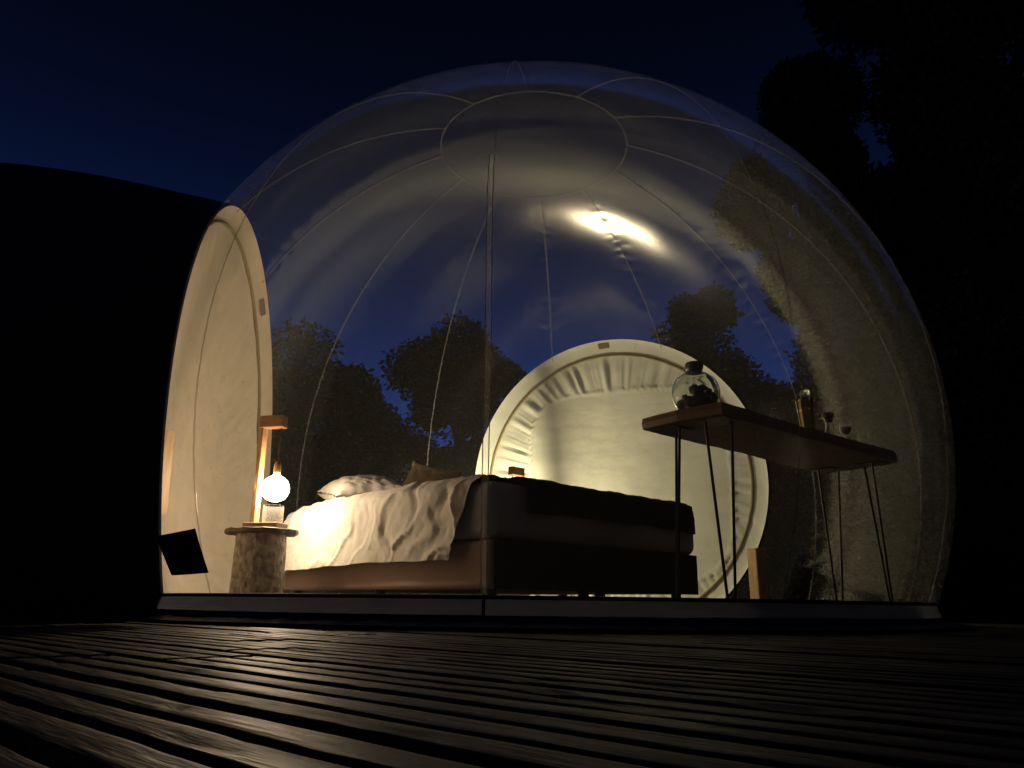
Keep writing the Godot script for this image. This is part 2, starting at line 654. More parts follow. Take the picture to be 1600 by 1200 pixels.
func build_door(tent: Node3D, n: Vector3, d: float, r: float, depth: float, inset: float, bulge: float, gathered: bool) -> void:
	var c := BC + n * d
	var u_dir := n.cross(Vector3.UP).normalized() * -1.0
	if u_dir.dot(Vector3.RIGHT) < 0.0 and gathered:
		u_dir = -u_dir
	var v_dir := n.cross(u_dir).normalized()
	if v_dir.y < 0.0:
		v_dir = -v_dir
	var cut := [[Vector3.DOWN, -0.03]]
	var pl := FastNoiseLite.new()
	pl.seed = 5 if gathered else 6
	pl.frequency = 1.0
	pl.fractal_octaves = 3
	var white := cloth(lin(0.74, 0.78, 0.73) if gathered else lin(0.70, 0.60, 0.50), 50.0, 0.35)
	white.backlight_enabled = false
	var door := Node3D.new()
	door.name = "round_door" if not tent.has_node("round_door") else "round_door_001"
	tent.add_child(door)
	var rin := r - inset
	# rim band from the film to the gathering cord
	var s := Soup.new()
	sheet(s, 200, 12, func(u: float, v: float) -> Vector3:
		var a := TAU * u
		var w := 0.012 * pl.get_noise_2d(cos(a) * 14.0 + 30.0, sin(a) * 14.0) * sin(PI * v)
		var rr := lerpf(r + 0.006, rin, v) + 0.02 * sin(PI * v)
		var dd := lerpf(-0.02, depth, v) + w
		return c + (u_dir * cos(a) + v_dir * sin(a)) * rr + n * dd, true, cut)
	obj("rim_band", s.mesh(), white, door)
	# cord
	var cord := PackedVector3Array()
	var cs := Soup.new()
	sheet(cs, 200, 8, func(u: float, v: float) -> Vector3:
		var a := TAU * u
		var rr := rin + 0.004 * pl.get_noise_1d(u * 80.0) + (0.011 if gathered else 0.006) * cos(TAU * v)
		return c + (u_dir * cos(a) + v_dir * sin(a)) * rr + n * (depth - 0.012 + 0.011 * sin(TAU * v)), true, cut)
	obj("cord", cs.mesh(), cloth(lin(0.34, 0.29, 0.17), 80.0, 0.8), door)
	# the cloth itself
	var rad_in := func(a: float) -> float:
		# where the smooth panel begins: a rounded rectangle
		var ca := absf(cos(a))
		var sa := absf(sin(a))
		var hw := 0.80 if cos(a) < 0.0 else 1.02
		var hh := 0.86
		return pow(pow(ca / hw, 4.0) + pow(sa / hh, 4.0), -0.25)
	var ps := Soup.new()
	sheet(ps, 360, 60, func(u: float, v: float) -> Vector3:
		var a := TAU * u
		var rr := maxf(0.002, rin * v)
		var dd := depth + bulge * (1.0 - v * v)
		var ui: float = minf(rad_in.call(a), rin * 0.95)
		if gathered:
			var t := clampf((rr - ui) / (rin - ui), 0.0, 1.0)
			var pleat := pl.get_noise_2d(cos(a) * 12.0, sin(a) * 12.0) + 0.6 * pl.get_noise_2d(cos(a) * 22.0 + 7.0, sin(a) * 22.0)
			var side := smoothstep(0.35, -0.45, cos(a))
			dd += pleat * lerpf(0.022, 0.050, side) * sin(PI * pow(t, 0.75)) + 0.006 * pleat * t
			# the stitched hem of the panel
			dd += -0.010 * exp(-pow((rr - ui) / 0.010, 2.0))
			# soft creases across the panel
			dd += 0.006 * pl.get_noise_2d(rr * cos(a) * 1.3 + 3.0, rr * sin(a) * 3.0)
		else:
			var t := smoothstep(0.55, 1.0, v)
			var diag := pl.get_noise_2d(a * 10.0 + rr * 5.0, rr * 1.2)
			dd += diag * 0.030 * t * (1.0 - pow(v, 12.0)) + 0.012 * pl.get_noise_2d(rr * cos(a) * 1.0, rr * sin(a) * 1.0)
		return c + (u_dir * cos(a) + v_dir * sin(a)) * rr + n * dd, true, cut)
	obj("door_panel", ps.mesh(), white, door)
	# a small webbing patch at the crown of the rim
	var w := Soup.new()
	sheet(w, 6, 3, func(u: float, v: float) -> Vector3:
		var a := deg_to_rad(lerpf(93.5, 89.0, u) if gathered else lerpf(124.0, 118.0, u))
		var k := lerpf(0.28, 0.62, v)
		var rr := lerpf(r + 0.006, rin, k) + 0.02 * sin(PI * k) - 0.004
		return c + (u_dir * cos(a) + v_dir * sin(a)) * rr + n * (lerpf(-0.02, depth, k) - 0.006))
	obj("webbing_patch", w.mesh(), mat(lin(0.20, 0.17, 0.09) if gathered else lin(0.22, 0.20, 0.17), 0.9), door)

func build_sticker() -> void:
	var q := [P(-1.488, 0.348, 3.306), P(-1.237, 0.362, 3.083), P(-1.170, 0.194, 3.100), P(-1.393, 0.188, 3.286)]
	var s := Soup.new()
	sheet(s, 10, 10, func(u: float, v: float) -> Vector3:
		var p: Vector3 = q[0].lerp(q[1], u).lerp(q[3].lerp(q[2], u), v)
		return BC + (p - BC).normalized() * (BR + 0.008))
	var im := Image.create(256, 256, false, Image.FORMAT_RGB8)
	im.fill(Color(0.17, 0.145, 0.15))
	for y in 256:
		for x in 256:
			var d := Vector2(x - 128, y - 128).length()
			if d < 104.0:
				im.set_pixel(x, y, Color(0.06, 0.075, 0.07))
			if d < 104.0 and d > 99.0:
				im.set_pixel(x, y, Color(0.09, 0.10, 0.09))
			# a pale tent shape in the upper half of the disc
			var ty := (y - 52.0) / 42.0
			if ty > 0.0 and ty < 1.0 and absf(x - 124.0) < 18.0 + 26.0 * ty:
				im.set_pixel(x, y, Color(0.40, 0.43, 0.42))
	var m := mat(Color.WHITE, 0.45)
	m.albedo_texture = ImageTexture.create_from_image(im)
	var o := obj("sticker", s.mesh(), m)
	tag(o, "small square black sticker with a round emblem on the lower left of the clear bubble", "sticker")

func build_entrance_dome() -> void:
	var dome := thing("entrance_dome", "dark opaque inflated entrance dome at the far left of the clear bubble", "tent", Vector3.ZERO)
	var dark := cloth(lin(0.06, 0.062, 0.065), 40.0, 0.3)
	var n := left_n
	var ax := n.cross(Vector3.UP).normalized()
	var ay := n.cross(ax).normalized()
	# one inflated body: a short collar on the door, then a long rounded shell
	var radius := func(t: float) -> float:
		if t < 1.2:
			return 1.475 + 0.14 * sin(PI * t / 2.4)
		return 1.615 * sqrt(maxf(0.0001, 1.0 - pow((t - 1.2) / 2.1, 2.0)))
	var under := [[Vector3.DOWN, -0.0]]
	var t := Soup.new()
	sheet(t, 96, 6, func(u: float, v: float) -> Vector3:
		var al := -0.01 + 0.26 * v
		var r: float = radius.call(maxf(al, 0.0)) + 0.004 * sin(PI * v)
		return BC + n * (LEFT_D + al) + (ax * cos(TAU * u) + ay * sin(TAU * u)) * r, true, under)
	obj("collar", t.mesh(), dark, dome)
	var s := Soup.new()
	sheet(s, 128, 70, func(u: float, v: float) -> Vector3:
		var al := 0.25 + 3.05 * (1.0 - pow(1.0 - v, 1.6))
		var g := fposmod(u * 14.0, 1.0)
		var r: float = radius.call(minf(al, 3.2999)) - 0.012 * (1.0 - sin(PI * g)) * smoothstep(0.25, 0.8, al)
		return BC + n * (LEFT_D + al) + (ax * cos(TAU * u) + ay * sin(TAU * u)) * r, true, under)
	obj("shell", s.mesh(), dark, dome)

func leaf_mesh() -> ArrayMesh:
	var s := Soup.new()
	for k in 3:
		var a := k * 2.1
		var d := Vector3(cos(a), 0.35 * sin(k * 1.7), sin(a))
		var w := d.cross(Vector3.UP).normalized() * 0.32
		var o := d * 0.15
		s.flat(o, o + d * 0.5 + w, o + d, Vector3.UP)
		s.flat(o, o + d, o + d * 0.5 - w, Vector3.UP)
	return s.mesh()

var leaf_shared: ArrayMesh
var leaf_mats := []
var bark: StandardMaterial3D

func tree(called: String, label: String, category: String, at: Vector3, height: float, spread: float, leaves: int, leaf_size: float, sd: int, trunk_share := 0.4, group := "") -> void:
	var r := RandomNumberGenerator.new()
	r.seed = sd
	var t := thing(called, label, category, at, group)
	var s := Soup.new()
	var pts := PackedVector3Array()
	for k in 7:
		pts.append(Vector3(0.12 * sin(k * 1.3 + sd) * spread * 0.3, height * 0.85 * k / 6.0 - 0.05, 0.10 * cos(k * 1.7 + sd) * spread * 0.3))
	tube(s, pts, 0.035 * height * 0.6, 8, 0.01)
	obj("trunk", s.mesh(), bark, t)
	var clumps := []
	var nl := 12
	for k in nl:
		var h := height * lerpf(trunk_share * 0.7, 0.85, (k + 0.5) / nl)
		var base: Vector3 = pts[clampi(roundi(h / (height * 0.85) * 6.0), 1, 5)]
		var az := k * 2.4 + r.randf() * 0.8
		var reach := spread * r.randf_range(0.45, 0.95) * (1.0 - 0.5 * k / nl)
		var tip := Vector3(cos(az) * reach, h + r.randf_range(0.05, 0.16) * height, sin(az) * reach)
		var ls := Soup.new()
		tube(ls, PackedVector3Array([base, base.lerp(tip, 0.5) + Vector3(0, 0.05 * height, 0), tip]), 0.012 * height, 6, 0.005)
		obj("limb", ls.mesh(), bark, t)
		for q in 3:
			var cpt := base.lerp(tip, r.randf_range(0.5, 1.1)) + Vector3(r.randf_range(-0.3, 0.3), r.randf_range(-0.1, 0.25), r.randf_range(-0.3, 0.3)) * spread * 0.6
			clumps.append([cpt, spread * r.randf_range(0.16, 0.36)])
	clumps.append([Vector3(0, height * 0.9, 0), spread * 0.3])
	var mm := MultiMesh.new()
	mm.transform_format = MultiMesh.TRANSFORM_3D
	mm.mesh = leaf_shared
	mm.instance_count = leaves
	for i in leaves:
		var cl: Array = clumps[r.randi() % clumps.size()]
		var dir := Vector3(r.randfn(), r.randfn(), r.randfn()).normalized()
		var p: Vector3 = cl[0] + dir * float(cl[1]) * pow(r.randf(), 0.45)
		var b := Basis.from_euler(Vector3(r.randf_range(-0.9, 0.9), r.randf() * TAU, r.randf_range(-0.9, 0.9))).scaled(Vector3.ONE * leaf_size * r.randf_range(0.6, 1.3))
		mm.set_instance_transform(i, Transform3D(b, p))
	var o := MultiMeshInstance3D.new()
	o.name = "crown"
	o.multimesh = mm
	o.material_override = leaf_mats[sd % leaf_mats.size()]
	o.set_meta("kind", "stuff")
	t.add_child(o)

func build_trees() -> void:
	leaf_shared = leaf_mesh()
	for c in [lin(0.020, 0.025, 0.015), lin(0.024, 0.028, 0.018), lin(0.018, 0.022, 0.015)]:
		leaf_mats.append(mat(c, 0.7))
	bark = mat(lin(0.06, 0.05, 0.04), 0.95)
	# wood round the clearing, added to block horizon light, mostly unseen, one mass
	var wr := RandomNumberGenerator.new()
	wr.seed = 400
	var wm := MultiMesh.new()
	wm.transform_format = MultiMesh.TRANSFORM_3D
	wm.mesh = leaf_shared
	wm.instance_count = 100000
	for i in 100000:
		var az := deg_to_rad(wr.randf_range(-48.0, 312.0))
		var lobe := sin(az * 23.0) * 0.6 + sin(az * 61.0 + 1.0) * 0.4
		var rad := 17.0 + 1.5 * lobe + wr.randf_range(0.0, 3.0)
		var ahead := smoothstep(48.0, 34.0, absf(wrapf(rad_to_deg(az), -180.0, 180.0)))
		var top := lerpf(7.5, 3.3, ahead) + lerpf(1.6, 0.45, ahead) * sin(az * 17.0 + 2.0) + lerpf(0.9, 0.35, ahead) * sin(az * 43.0)
		var y := -0.4 + top * pow(wr.randf(), 0.8)
		var b := Basis.from_euler(Vector3(wr.randf_range(-0.9, 0.9), wr.randf() * TAU, wr.randf_range(-0.9, 0.9))).scaled(Vector3.ONE * wr.randf_range(0.35, 0.7))
		wm.set_instance_transform(i, Transform3D(b, P(sin(az) * rad, y, 2.0 + cos(az) * rad)))
	var wo := MultiMeshInstance3D.new()
	wo.name = numbered("woodland")
	wo.multimesh = wm
	wo.material_override = leaf_mats[2]
	wo.set_meta("kind", "stuff")
	add_child(wo)
	tag(wo, "black woodland added round the clearing to shut out horizon light, low behind the bubble and its nearer trees", "woodland")
	var g := "trees behind the bubble"
	tree("broad_tree", "dark bushy tree behind the head of the bed, left of the clear gap of sky", "tree", P(-2.6, -0.3, 11.0), 3.7, 1.6, 20000, 0.09, 11, 0.12, g)
	tree("broad_tree", "tallest dark tree behind the bubble, just left of the front zip", "tree", P(-0.75, -0.3, 11.5), 4.8, 1.35, 20000, 0.09, 12, 0.12, g)
	tree("broad_tree", "dark tree low at the far left behind the bedside lamp", "tree", P(-4.2, -0.3, 11.5), 4.0, 1.7, 18000, 0.09, 13, 0.12, g)
	tree("broad_tree", "dark tree behind the glass bowl and the right side of the round rear door", "tree", P(2.6, -0.3, 11.0), 4.7, 1.6, 20000, 0.09, 14, 0.12, g)
	tree("broad_tree", "dark tree behind the console table, right of the rear door", "tree", P(4.9, -0.3, 11.8), 9.0, 2.3, 80000, 0.085, 15, 0.05, g)
	var k := "tall trees on the right"
	tree("tall_tree", "huge black tree filling the upper right of the night sky", "tree", P(7.4, -0.3, 10.5), 13.5, 3.4, 80000, 0.12, 16, 0.06, k)
	tree("tall_tree", "tall black tree at the right edge, beside the bubble", "tree", P(7.6, -0.3, 7.2), 11.0, 3.3, 80000, 0.115, 17, 0.03, k)
	tree("tall_tree", "black tree at the far right edge in front of the taller ones", "tree", P(6.0, -0.3, 4.4), 5.5, 2.0, 40000, 0.09, 18, 0.03, k)
	var h := "dark shrubs behind the bubble"
	tree("shrub", "broad dark shrub at the far right, beyond the bubble and the deck", "shrub", P(6.6, -0.3, 9.4), 2.6, 1.7, 16000, 0.08, 26, 0.03, h)
	tree("shrub", "dark shrub at the right edge of the picture under the tall trees", "shrub", P(8.0, -0.3, 11.0), 3.0, 2.0, 16000, 0.09, 27, 0.03, h)
	tree("shrub", "dark shrub right of the wooden post, outside the back of the bubble", "shrub", P(2.2, -0.3, 9.9), 2.2, 1.5, 12000, 0.07, 28, 0.03, h)
	tree("shrub", "dark shrub in the dip between the two trees left of the zip", "shrub", P(-1.5, -0.3, 12.6), 2.9, 1.6, 14000, 0.08, 29, 0.03, h)
	tree("shrub", "low dark shrub behind the near pillows", "shrub", P(-1.9, -0.3, 9.4), 2.0, 1.3, 7000, 0.07, 21, 0.05, h)
	tree("shrub", "low dark shrub behind the middle of the bed head", "shrub", P(-0.3, -0.3, 10.0), 2.3, 1.3, 7000, 0.07, 22, 0.05, h)
	tree("shrub", "low dark shrub behind the right edge of the rear door", "shrub", P(3.3, -0.3, 9.4), 2.4, 1.5, 7000, 0.07, 23, 0.05, h)
	tree("shrub", "low dark shrub at the left behind the near bedside lamp", "shrub", P(-3.4, -0.3, 9.4), 2.0, 1.2, 7000, 0.07, 24, 0.05, h)
	tree("shrub", "low dark shrub outside the right flank of the bubble", "shrub", P(4.9, -0.3, 8.4), 3.6, 1.9, 26000, 0.07, 25, 0.05, h)

# ---------------------------------------------------------------- the bed
const B0 := Vector3(-0.092, 0.0, -3.516)
var S_DIR := Vector3(-0.683, 0.0, -0.730)
var F_DIR := Vector3(0.730, 0.0, -0.683)

func bed_at(sv: float, fv: float, y: float) -> Vector3:
	return B0 + S_DIR * sv + F_DIR * fv + Vector3(0, y, 0)

func bed_xf(sv: float, fv: float, y: float) -> Transform3D:
	return Transform3D(Basis(S_DIR, Vector3.UP, -F_DIR), bed_at(sv, fv, y))

func build_bed() -> void:
	var W := 1.65
	var L := 2.0
	var bed := thing("bed", "double bed with a brown box base on short dark legs inside the clear bubble", "bed", Vector3.ZERO)
	var base := Soup.new()
	rbox(base, Vector3(L - 0.01, 0.215, W - 0.01), 0.025, bed_xf(L / 2, W / 2, 0.2625), 4)
	obj("box_base", base.mesh(), cloth(lin(0.52, 0.38, 0.33), 90.0, 0.5), bed)
	var ms := Soup.new()
	rbox(ms, Vector3(L, 0.27, W), 0.06, bed_xf(L / 2, W / 2, 0.507), 6)
	obj("mattress", ms.mesh(), cloth(lin(0.55, 0.56, 0.60), 60.0, 0.3), bed)
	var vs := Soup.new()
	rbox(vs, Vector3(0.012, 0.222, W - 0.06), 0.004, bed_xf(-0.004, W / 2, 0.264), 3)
	obj("foot_shade_panel", vs.mesh(), cloth(lin(0.016, 0.016, 0.018), 90.0, 0.5), bed)  # near-black sheet added over the base end, standing in for its shade
	var lm := mat(lin(0.02, 0.018, 0.016), 0.5)
	for p in [[0.10, 0.10], [0.10, 0.74], [0.10, 0.87], [0.12, W - 0.07], [L - 0.1, 0.1], [L - 0.1, W - 0.1], [1.0, 0.1], [1.0, W - 0.1]]:
		var ls := Soup.new()
		tube(ls, PackedVector3Array([bed_at(p[0], p[1], FLOOR_Y + 0.002), bed_at(p[0], p[1], 0.156)]), 0.024, 12, 0.030)
		obj("leg", ls.mesh(), lm, bed)
	# duvet
	var fold := FastNoiseLite.new()
	fold.seed = 15
	fold.frequency = 1.0
	fold.fractal_octaves = 2
	var fine := FastNoiseLite.new()
	fine.seed = 16
	fine.frequency = 1.0
	fine.fractal_octaves = 3
	var ds := Soup.new()
	var drop := 0.40
	var span := drop + W + 0.20
	sheet(ds, 150, 130, func(u: float, v: float) -> Vector3:
		var q := span * v           # along the cloth from the near hem
		var sv := lerpf(0.10 + 0.12 * clampf(1.0 - q / drop, 0.0, 1.0), 1.93, u)
		# folds run slantwise down the near side
		var warp := 0.22 * fold.get_noise_2d(sv * 1.6 + 30.0, q * 2.2) + 0.05 * fold.get_noise_2d(sv * 6.0, q * 5.0 + 9.0)
		var along := sv + warp
		var w := fold.get_noise_2d(along * 3.0 + q * 1.8, q * 1.1 - along * 0.5) + 0.35 * fold.get_noise_2d(along * 9.0 + q * 4.0 + 20.0, q * 1.6)
		var ridge := pow(1.0 - absf(fold.get_noise_2d(along * 2.2 + q * 2.0 + 5.0, q * 1.0 + 3.0)), 7.0)
		var amp := 0.012 * w + 0.011 * ridge + 0.0025 * fine.get_noise_2d(sv * 14.0, q * 14.0)
		var top := 0.668 + 0.020 * sin(PI * clampf(sv / 1.6, 0.0, 1.0)) - 0.05 * smoothstep(1.75, 1.93, sv)
		var r := 0.07
		var out := 0.0
		var fv := 0.0
		var y := 0.0
		if q < drop:
			fv = -0.028
			y = top - (drop - q)
			fv -= 0.035 * pow((drop - q) / drop, 2.0) + amp * 1.15
			var k := clampf((q - (drop - r)) / r, 0.0, 1.0)
			fv += 0.05 * k * k
			y -= 0.012 * k
			y += 0.007 * fold.get_noise_1d(sv * 3.0) * (1.0 - q / drop)
		elif q < drop + W:
			fv = q - drop + 0.022 * clampf(1.0 - (q - drop) / 0.05, 0.0, 1.0)
			y = top + amp * 0.9 - 0.010 * clampf(1.0 - (q - drop) / 0.04, 0.0, 1.0)
		else:
			fv = W + 0.03
			y = top - (q - drop - W)
		return bed_at(sv, fv, y))
	var duvet := obj("duvet", ds.mesh(), cloth(lin(0.72, 0.69, 0.63), 70.0, 0.35))
	tag(duvet, "rumpled white duvet hanging over the near side of the bed", "duvet")
	# dark throw over the foot
	var bs := Soup.new()
	sheet(bs, 120, 70, func(u: float, v: float) -> Vector3:
		var fv := lerpf(0.21, W - 0.075 + 0.02 * fold.get_noise_1d(v * 3.0), u)
		var q := 0.72 * v       # from the top inwards to the hem on the foot side
		var w := 0.010 * fold.get_noise_2d(fv * 4.0, q * 3.0) + 0.004 * fine.get_noise_2d(fv * 30.0, q * 30.0)
		var sv := 0.55 - q
		var y := 0.678 + w + 0.016 * clampf((sv - 0.1) / 0.3, 0.0, 1.0)
		var over := 0.155 + 0.03 * smoothstep(0.85, 1.0, u) + 0.015 * fold.get_noise_1d(fv * 3.0)
		if sv < 0.0:
			y = 0.672 - minf(-sv, over) - 0.01
			sv = -0.028 - w - 0.012 * sin(fv * 9.0) * clampf(-sv / 0.2, 0.0, 1.0)
		elif sv < 0.05:
			y -= 0.016 * pow(1.0 - sv / 0.05, 2.0)
			sv -= 0.02 * (1.0 - sv / 0.05)
		return bed_at(sv, fv, y))
	var throw_m := cloth(lin(0.022, 0.022, 0.026), 90.0, 0.9)
	var th := obj("throw", bs.mesh(), throw_m)
	tag(th, "dark grey throw folded over the foot end of the bed", "blanket")
	var rg := Soup.new()
	sheet(rg, 60, 24, func(u: float, v: float) -> Vector3:
		return bed_at(lerpf(0.85, 2.25, u) + 0.02 * fine.get_noise_2d(u * 9.0, v * 9.0), lerpf(2.02, 2.44, v) + 0.02 * fine.get_noise_2d(u * 9.0 + 5.0, v * 9.0), FLOOR_Y + 0.016 * (1.0 - pow(absf(v * 2.0 - 1.0), 6.0)) * (1.0 - pow(absf(u * 2.0 - 1.0), 8.0)) + 0.006 + 0.004 * fine.get_noise_2d(u * 60.0, v * 20.0)))
	var rug := obj("rug", rg.mesh(), cloth(lin(0.78, 0.76, 0.72), 60.0, 0.8))
	tag(rug, "pale woolly rug on the far side of the bed, mirrored in the bubble film", "rug")
	# sheet corner between the duvet and the throw
	pillow("pillow", "plump white pillow at the near head corner of the bed", Vector3(0.66, 0.20, 0.46), bed_xf(1.66, 0.36, 0.775), Vector3(0.14, 0.35, 0.16), lin(0.72, 0.69, 0.63))
	pillow("cushion", "beige square cushion propped up on one corner in the middle of the pillows", Vector3(0.42, 0.14, 0.42), bed_xf(1.72, 0.92, 0.84), Vector3(1.15, 0.15, 0.55), lin(0.42, 0.34, 0.24))
	pillow("cushion", "beige cushion lying low behind the duvet, right of the propped cushion", Vector3(0.42, 0.16, 0.40), bed_xf(1.70, 1.33, 0.83), Vector3(0.5, -0.3, 0.2), lin(0.42, 0.34, 0.24))

func pillow(called: String, label: String, size: Vector3, xf: Transform3D, turn: Vector3, c: Color) -> void:
	var fold := FastNoiseLite.new()
	fold.seed = int(absf(xf.origin.z) * 100.0)
	fold.frequency = 4.0
	var s := Soup.new()
	var h := size / 2.0
	for sg in [-1.0, 1.0]:
		sheet(s, 28, 28, func(u: float, v: float) -> Vector3:
			var x := u * 2.0 - 1.0
			var z := v * 2.0 - 1.0
			var e := (1.0 - pow(absf(x), 2.6)) * (1.0 - pow(absf(z), 2.6))
			var pinch := 1.0 - 0.10 * (1.0 - x * x) * z * z - 0.10 * (1.0 - z * z) * x * x
			return Vector3(x * h.x * pinch, sg * (0.006 + h.y * pow(maxf(e, 0.0), 0.55)) + 0.010 * fold.get_noise_2d(x * 0.8, z * 0.8 + sg), z * h.z * pinch))
	var o := obj(called, s.mesh(), cloth(c, 60.0, 0.4))
	o.transform = xf * Transform3D(Basis.from_euler(turn), Vector3.ZERO)
	tag(o, label, called, "pillows and cushions on the bed")

# ---------------------------------------------------------------- bedside
func build_stands_and_lamps() -> void:
	var st := thing("bedside_stump", "rough log bedside table with slab top at the near side of the bed", "bedside table", P(-1.372, FLOOR_Y, 4.32), "bedside log tables")
	var rough := FastNoiseLite.new()
	rough.seed = 33
	rough.frequency = 1.0
	rough.fractal_octaves = 4
	var s := Soup.new()
	sheet(s, 64, 30, func(u: float, v: float) -> Vector3:
		var a := TAU * u
		var r := 0.130 + 0.010 * (1.0 - v) + 0.012 * rough.get_noise_2d(cos(a) * 2.5 + 4.0, sin(a) * 2.5) + 0.007 * rough.get_noise_3d(cos(a) * 9.0, sin(a) * 9.0, v * 4.0)
		return Vector3(cos(a) * r, v * 0.392, sin(a) * r), true)
	var barkm := wood(lin(0.10, 0.085, 0.065), lin(0.46, 0.42, 0.35), 0.85, Vector3(5, 2.6, 5), 14)
	barkm.heightmap_scale = 0.6
	obj("log", s.mesh(), barkm, st)
	var t := Soup.new()
	sheet(t, 72, 5, func(u: float, v: float) -> Vector3:
		var a := TAU * u
		var rr: float = [0.001, 0.96, 1.0, 1.0, 0.95, 0.001][roundi(v * 5.0)]
		var yy: float = [0.420, 0.420, 0.414, 0.396, 0.390, 0.390][roundi(v * 5.0)]
		var r := 0.192 + 0.022 * rough.get_noise_2d(cos(a) * 2.0 + 9.0, sin(a) * 2.0) + 0.006 * rough.get_noise_2d(cos(a) * 8.0, sin(a) * 8.0)
		return Vector3(cos(a) * r * rr, yy + 0.004 * rough.get_noise_1d(a * 3.0), sin(a) * r * rr * 0.85), true)
	obj("slab_top", t.mesh(), wood(lin(0.06, 0.045, 0.032), lin(0.14, 0.11, 0.08), 0.6, Vector3(1.2, 6, 6), 15), st)
	var far_stump := copy_of(st, "rough log bedside table hidden behind the far side of the bed", P(0.03, FLOOR_Y, 6.65), 2.2)
	far_stump.scale = Vector3(1.0, 1.272, 1.0)
	# lamps
	var y0 := FLOOR_Y + 0.4225
	var lamp := thing("bedside_lamp", "lit bedside lamp with a wooden gallows arm, on the near log table", "lamp", P(-1.344, y0, 4.36), "wooden bedside lamps")
	var wm := wood(lin(0.30, 0.15, 0.06), lin(0.50, 0.28, 0.12), 0.55, Vector3(8, 1.5, 8), 16)
	var foot := Soup.new()
	rbox(foot, Vector3(0.21, 0.035, 0.13), 0.006, Transform3D(Basis(), Vector3(-0.03, 0.018, 0)), 2)
	obj("foot_block", foot.mesh(), wood(lin(0.14, 0.10, 0.07), lin(0.25, 0.18, 0.12), 0.6, Vector3(2, 8, 8), 17), lamp)
	var post := Soup.new()
	rbox(post, Vector3(0.026, 0.58, 0.050), 0.004, Transform3D(Basis(), Vector3(-0.100, 0.322, 0)), 2)
	obj("post", post.mesh(), wm, lamp)
	var arm := Soup.new()
	rbox(arm, Vector3(0.150, 0.072, 0.06), 0.006, Transform3D(Basis(), Vector3(-0.040, 0.618, 0)), 2)
	obj("arm_block", arm.mesh(), wood(lin(0.20, 0.09, 0.035), lin(0.32, 0.16, 0.06), 0.55, Vector3(1.5, 8, 8), 18), lamp)
	var cable := Soup.new()
	tube(cable, PackedVector3Array([Vector3(0.012, 0.58, 0), Vector3(0.013, 0.48, 0), Vector3(0.012, 0.378, 0)]), 0.0032, 8)
	obj("cable", cable.mesh(), mat(lin(0.05, 0.04, 0.03), 0.7), lamp)
	var sock := Soup.new()
	lathe(sock, [Vector2(0.001, 0.385), Vector2(0.012, 0.382), Vector2(0.020, 0.365), Vector2(0.021, 0.325), Vector2(0.018, 0.312), Vector2(0.001, 0.311)], 24, Vector3(0.012, 0, 0))
	obj("socket", sock.mesh(), mat(lin(0.45, 0.30, 0.12), 0.35, 0.8), lamp)
	var bulb := Soup.new()
	lathe(bulb, smooth_profile([Vector2(0.016, 0.318), Vector2(0.024, 0.304), Vector2(0.062, 0.274), Vector2(0.077, 0.228), Vector2(0.062, 0.182), Vector2(0.030, 0.160), Vector2(0.0005, 0.155)], 5), 32, Vector3(0.012, 0, 0))
	var glow := mat(lin(0.9, 0.85, 0.75), 0.4)
	glow.emission_enabled = true
	glow.emission = lin(1.0, 0.86, 0.58).linear_to_srgb()
	glow.emission_energy_multiplier = 22.0
	obj("bulb", bulb.mesh(), glow, lamp)
	var jar := Soup.new()
	lathe(jar, smooth_profile([Vector2(0.050, 0.037), Vector2(0.056, 0.045), Vector2(0.057, 0.10), Vector2(0.056, 0.13), Vector2(0.054, 0.135)], 4), 32, Vector3(0.012, 0, 0))
	obj("glass_jar", jar.mesh(), pane(0.06, 0.05, lin(0.9, 0.9, 0.85)), lamp)
	var far_lamp := copy_of(lamp, "lit bedside lamp behind the far side of the bed, only its wooden top showing", P(0.02, y0 + 0.115, 6.655), 0.0)
	lamp.rotation.y = deg_to_rad(-14.0)
	far_lamp.rotation.y = -2.36
	lamp_light(lamp, Color(1.0, 0.855, 0.69), 0.40)
	lamp_light(far_lamp, Color(1.0, 0.92, 0.71), 1.15)

func lamp_light(lamp: Node3D, c: Color, energy: float) -> void:
	var l := OmniLight3D.new()
	l.name = "light"
	l.position = Vector3(0.012, 0.228, 0)
	l.light_color = c
	l.light_energy = energy
	l.light_size = 0.035
	l.omni_range = 14.0
	l.omni_attenuation = 2.0
	l.shadow_enabled = true
	lamp.add_child(l)

